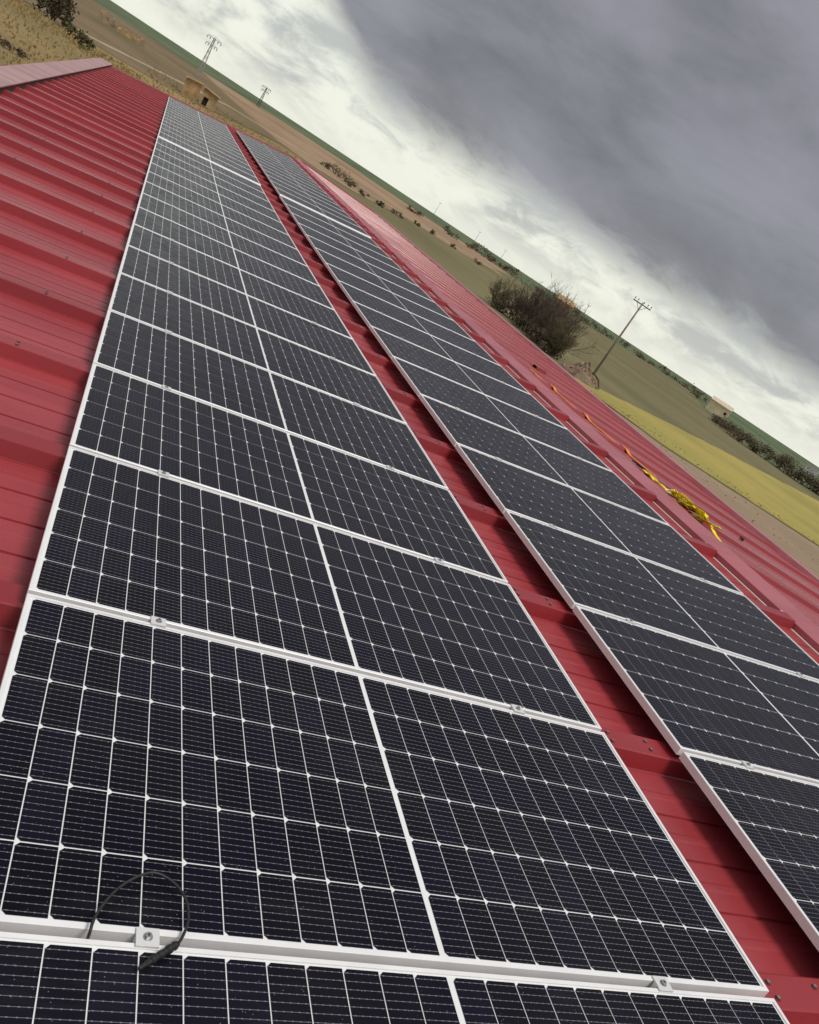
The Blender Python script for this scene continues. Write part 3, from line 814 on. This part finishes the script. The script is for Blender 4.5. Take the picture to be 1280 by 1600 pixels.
def lattice_pylon(x, y, hgt, bw, label, az, m):
    root = empty('lattice_pylon', T(x, y, TZ(x, y)) @ Matrix.Rotation(az, 4, 'Z'), label, 'pylon', 'lattice pylons on the horizon')
    tw_ = bw * .34; lv = 7; b = MB()
    def hw(z): return (bw + (tw_ - bw) * min(1, z / (hgt * .8))) / 2
    for sx in (-1, 1):
        for sy in (-1, 1): 
            leg = MB(); leg.tube([(sx * hw(0), sy * hw(0), -.3), (sx * hw(hgt * .8), sy * hw(hgt * .8), hgt * .8), (sx * tw_ / 2, sy * tw_ / 2, hgt)], .075, m, 4); obj('leg', leg.build('leg'), root)
    for i in range(lv):
        z0, z1 = hgt * i / lv, hgt * (i + 1) / lv; a, c = hw(z0), hw(z1)
        for (p, q) in (((-1, -1), (1, -1)), ((1, -1), (1, 1)), ((1, 1), (-1, 1)), ((-1, 1), (-1, -1))):
            b.tube([(p[0] * a, p[1] * a, z0), (q[0] * c, q[1] * c, z1)], .035, m, 3); b.tube([(q[0] * a, q[1] * a, z0), (p[0] * c, p[1] * c, z1)], .035, m, 3)
    obj('bracing', b.build('bracing'), root)
    for z, l in ((hgt * .82, 2.1), (hgt * .97, 2.6)):
        c = MB(); c.tube([(-l, 0, z), (l, 0, z)], .10, m, 4); c.tube([(-l, 0, z), (0, 0, z + .9)], .06, m, 3); c.tube([(l, 0, z), (0, 0, z + .9)], .06, m, 3)
        for xx in (-l, -l * .55, l * .55, l): c.tube([(xx, 0, z - .9), (xx, 0, z - .1)], .12, M_INS, 5)
        obj('crossarm', c.build('crossarm'), root)


lattice_pylon(6.9, 333, 14.2, 1.7, 'pale lattice pylon with two crossarms behind the ochre huts', R(15), M_GALV)
lattice_pylon(42, 484, 10.5, 1.5, 'small dark lattice pylon on the horizon right of the huts', R(10), M_IRON)

M_OCH = mat('ochre_stone', (.47, .30, .14), .95, var=.4, vscale=.9, bump=.5, bscale=2)
M_OCH2 = mat('pale_ochre_stone', (.52, .37, .19), .95, var=.35, vscale=.8, bump=.5, bscale=2)
M_CREAM = mat('cream_render', (.70, .58, .38), .95, var=.15, vscale=.5)
M_TILE = mat('old_clay_tile', (.30, .17, .10), .95, var=.3, vscale=1.5)
M_HOLE = mat('dark_opening_inside', (.03, .025, .02), 1)
M_TANROOF = mat('tan_sheet_roof', (.62, .50, .37), .8, var=.15, vscale=1)
M_SHEETROOF = mat('pale_sheet_roof', (.62, .60, .58), .7, var=.1, vscale=1)


def house(name, x, y, az, lx, ly, h0, h1, wm, rm, label, openings=(), roof='mono'):
    root = empty(name, T(x, y, TZ(x, y)) @ Matrix.Rotation(az, 4, 'Z'), label, 'building')
    b = MB(); t = .35
    def tp(xx): return h0 + (h1 - h0) * (xx + lx / 2) / lx if roof == 'mono' else h0
    def slab(x0, y0, x1, y1):
        b.add([(x0, y0, -.4), (x1, y0, -.4), (x1, y1, -.4), (x0, y1, -.4), (x0, y0, tp(x0)), (x1, y0, tp(x1)), (x1, y1, tp(x1)), (x0, y1, tp(x0))], [(0, 3, 2, 1), (4, 5, 6, 7), (0, 1, 5, 4), (1, 2, 6, 5), (2, 3, 7, 6), (3, 0, 4, 7)], wm)
    # front wall in pieces around the openings
    xs = -lx / 2
    for (a, w_, zb, zt) in sorted(openings):
        slab(xs, -ly / 2, a - w_ / 2, -ly / 2 + t); 
        b.box((a - w_ / 2, -ly / 2, -.4), (a + w_ / 2, -ly / 2 + t, zb), wm); 
        if tp(a) - .05 > zt: b.box((a - w_ / 2, -ly / 2, zt), (a + w_ / 2, -ly / 2 + t, min(tp(a - w_ / 2), tp(a + w_ / 2))), wm)
        xs = a + w_ / 2
    slab(xs, -ly / 2, lx / 2, -ly / 2 + t); slab(-lx / 2, ly / 2 - t, lx / 2, ly / 2)
    slab(-lx / 2, -ly / 2 + t, -lx / 2 + t, ly / 2 - t); slab(lx / 2 - t, -ly / 2 + t, lx / 2, ly / 2 - t)
    if roof == 'gable':
        for sx in (-1, 1):
            x0 = sx * lx / 2; x1 = sx * (lx / 2 - t)
            b.add([(x0, -ly / 2, h0), (x0, ly / 2, h0), (x0, 0, h1), (x1, -ly / 2, h0), (x1, ly / 2, h0), (x1, 0, h1)], [(0, 1, 2), (5, 4, 3), (0, 2, 5, 3), (1, 4, 5, 2), (0, 3, 4, 1)], wm)
    obj('walls', b.build('walls'), root)
    for (a, w_, zb, zt) in openings:
        d = MB(); d.box((a - w_ / 2 + .01, -ly / 2 + t * .7, zb + .01), (a + w_ / 2 - .01, -ly / 2 + t * .9, zt - .01), M_HOLE); obj('dark_door_opening' if zb < .2 else 'dark_window_opening', d.build('opening'), root)  # dark sheet set in the opening to give its unlit inside
    r = MB(); e = .25
    if roof == 'mono':
        r.add([(-lx / 2 - e, -ly / 2 - e, h0 + .02), (lx / 2 + e, -ly / 2 - e, h1 + .02), (lx / 2 + e, ly / 2 + e, h1 + .02), (-lx / 2 - e, ly / 2 + e, h0 + .02), (-lx / 2 - e, -ly / 2 - e, h0 + .2), (lx / 2 + e, -ly / 2 - e, h1 + .2), (lx / 2 + e, ly / 2 + e, h1 + .2), (-lx / 2 - e, ly / 2 + e, h0 + .2)], [(0, 3, 2, 1), (4, 5, 6, 7), (0, 1, 5, 4), (1, 2, 6, 5), (2, 3, 7, 6), (3, 0, 4, 7)], rm)
    else:
        for s in (-1, 1):
            r.add([(-lx / 2 - e, s * (ly / 2 + e), h0 - .08), (lx / 2 + e, s * (ly / 2 + e), h0 - .08), (lx / 2 + e, 0, h1 + .02), (-lx / 2 - e, 0, h1 + .02), (-lx / 2 - e, s * (ly / 2 + e), h0 + .1), (lx / 2 + e, s * (ly / 2 + e), h0 + .1), (lx / 2 + e, 0, h1 + .2), (-lx / 2 - e, 0, h1 + .2)], [(0, 3, 2, 1), (4, 5, 6, 7), (0, 1, 5, 4), (1, 2, 6, 5), (2, 3, 7, 6), (3, 0, 4, 7)], rm)
    obj('roof', r.build('roof'), root)
    return root


house('stone_hut', 3.4, 166.5, R(-4), 2.6, 3.4, 2.7, 3.1, M_OCH, M_OCH2, 'left of two ochre stone huts beyond the end of the roof')
house('stone_hut', 6.9, 171.5, R(-6), 2.7, 3.6, 2.8, 2.5, M_OCH2, M_OCH, 'right ochre stone hut with a dark doorway, beyond the roof end', [(-.4, .9, 0, 1.5)])
house('brick_barn', 127, 240, R(-32), 6.0, 5, 5.4, 6.8, M_OCH, M_OCH2, 'small ochre building standing behind the bare thicket', [(-2.0, .9, 1.6, 2.5), (1.4, .9, 1.6, 2.5)], 'gable')
house('cream_barn', 243, 290, R(-42), 9.5, 6, 4.6, 6.0, M_CREAM, M_TANROOF, 'cream walled barn with a tan roof behind the dark hedge', [(3.2, 1.2, 1.8, 2.9)], 'gable')
house('white_shed', 296, 279, R(-46), 6, 4, 3.4, 4.2, M_SHEETROOF, M_SHEETROOF, 'small white shed behind the hedge at the right edge')


M_RUIN = mat('grey_ruin_stone', (.36, .27, .17), .95, var=.4, vscale=.8, bump=.5, bscale=2)
M_RUIN2 = mat('ochre_ruin_stone', (.46, .32, .16), .95, var=.35, vscale=.8, bump=.5, bscale=2)


def ruin(x, y, az):
    root = empty('ruined_house', T(x, y, TZ(x, y)) @ Matrix.Rotation(az, 4, 'Z'), 'roofless ruined stone house with broken ochre walls at the upper left', 'ruin')
    rng = random.Random(9)
    for (x0, y0, x1, y1, m, hm) in ((-6, -3, -1.5, -3, M_RUIN, 2.4), (-.5, -3, 6, -3, M_RUIN2, 1.7), (-6, 3, 6, 3, M_RUIN, 1.9), (-6, -3, -6, 3, M_RUIN2, 2.6), (6, -3, 6, 3, M_RUIN, 2.2)):
        b = MB(); n = 9; P = Vector((x0, y0, 0)); Q = Vector((x1, y1, 0)); d = (Q - P).normalized(); nr = Vector((d.y, -d.x, 0)) * .25
        for i in range(n):
            a, c = P.lerp(Q, i / n), P.lerp(Q, (i + 1) / n); z = hm * rng.uniform(.55, 1)
            vs = [a - nr, c - nr, c + nr, a + nr]; b.add([Vector((p.x, p.y, -.3)) for p in vs] + [Vector((p.x, p.y, z + rng.uniform(-.2, .2))) for p in vs], [(0, 3, 2, 1), (4, 5, 6, 7), (0, 1, 5, 4), (1, 2, 6, 5), (2, 3, 7, 6), (3, 0, 4, 7)], m)
        obj('wall', b.build('wall'), root)


ruin(-17.0, 287, R(-8))

# heap of soil and stones near the pole, with a fallen dark branch
M_HEAP = mat('heap_soil', (.21, .15, .10), .95, var=.35, vscale=1.2, bump=.6, bscale=3)
rng = random.Random(2); vs = []; fs = []; na, nr = 28, 9
for i in range(nr):
    for j in range(na):
        a = 2 * math.pi * j / na; r = (i / (nr - 1)) * 3.0 * (1 + .18 * math.sin(3 * a + 1) + .1 * math.sin(7 * a))
        z = 1.9 * (1 - i / (nr - 1)) ** 1.1 * (1 + rng.uniform(-.18, .18)) + (0 if i < nr - 1 else -.25); vs.append((r * math.cos(a) * .8, r * math.sin(a) * 1.1, z))
for i in range(nr - 1):
    for j in range(na): fs.append((i * na + j, (i + 1) * na + j, (i + 1) * na + (j + 1) % na, i * na + (j + 1) % na))
me = bpy.data.meshes.new('earth_mound'); me.from_pydata(vs, [], fs); me.materials.append(M_HEAP)
root = empty('earth_mound', T(50.8, 82.6, TZ(50.8, 82.6)), 'heap of soil and rubble between the thicket and the tall pole', 'mound')
obj('soil', me, root)
b = MB()
for i in range(60):
    a = rng.uniform(0, 6.28); r = rng.uniform(.2, 2.6); s = rng.uniform(.08, .24); z = 1.9 * max(0, 1 - r / 3.0) ** 1.1
    M = T(r * math.cos(a) * .8, r * math.sin(a) * 1.1, z) @ Matrix.Rotation(rng.uniform(0, 3), 4, Vector((rng.random(), rng.random(), rng.random() + .1)))
    b.box((-s, -s * .7, -s * .5), (s, s * .7, s * .5), M_RUIN if i % 3 else M_TILE, M)
obj('rubble', b.build('rubble'), root, kind='stuff')
b = MB(); b.tube([(-.6, .4, 1.0), (.3, -.2, 1.25), (.9, -.8, .9), (1.35, -1.3, .05)], [.08, .11, .11, .08], M_BARK, 7)
b.tube([(.3, -.2, 1.25), (.7, .1, 1.6)], [.06, .02], M_BARK, 5)
o = obj('fallen_branch', b.build('fallen_branch'), None, T(52.6, 84.0, TZ(52.6, 84.0))); tag(o, 'dark bent branch leaning from the soil heap beside the pole', 'branch')
bpy.context.view_layer.update()
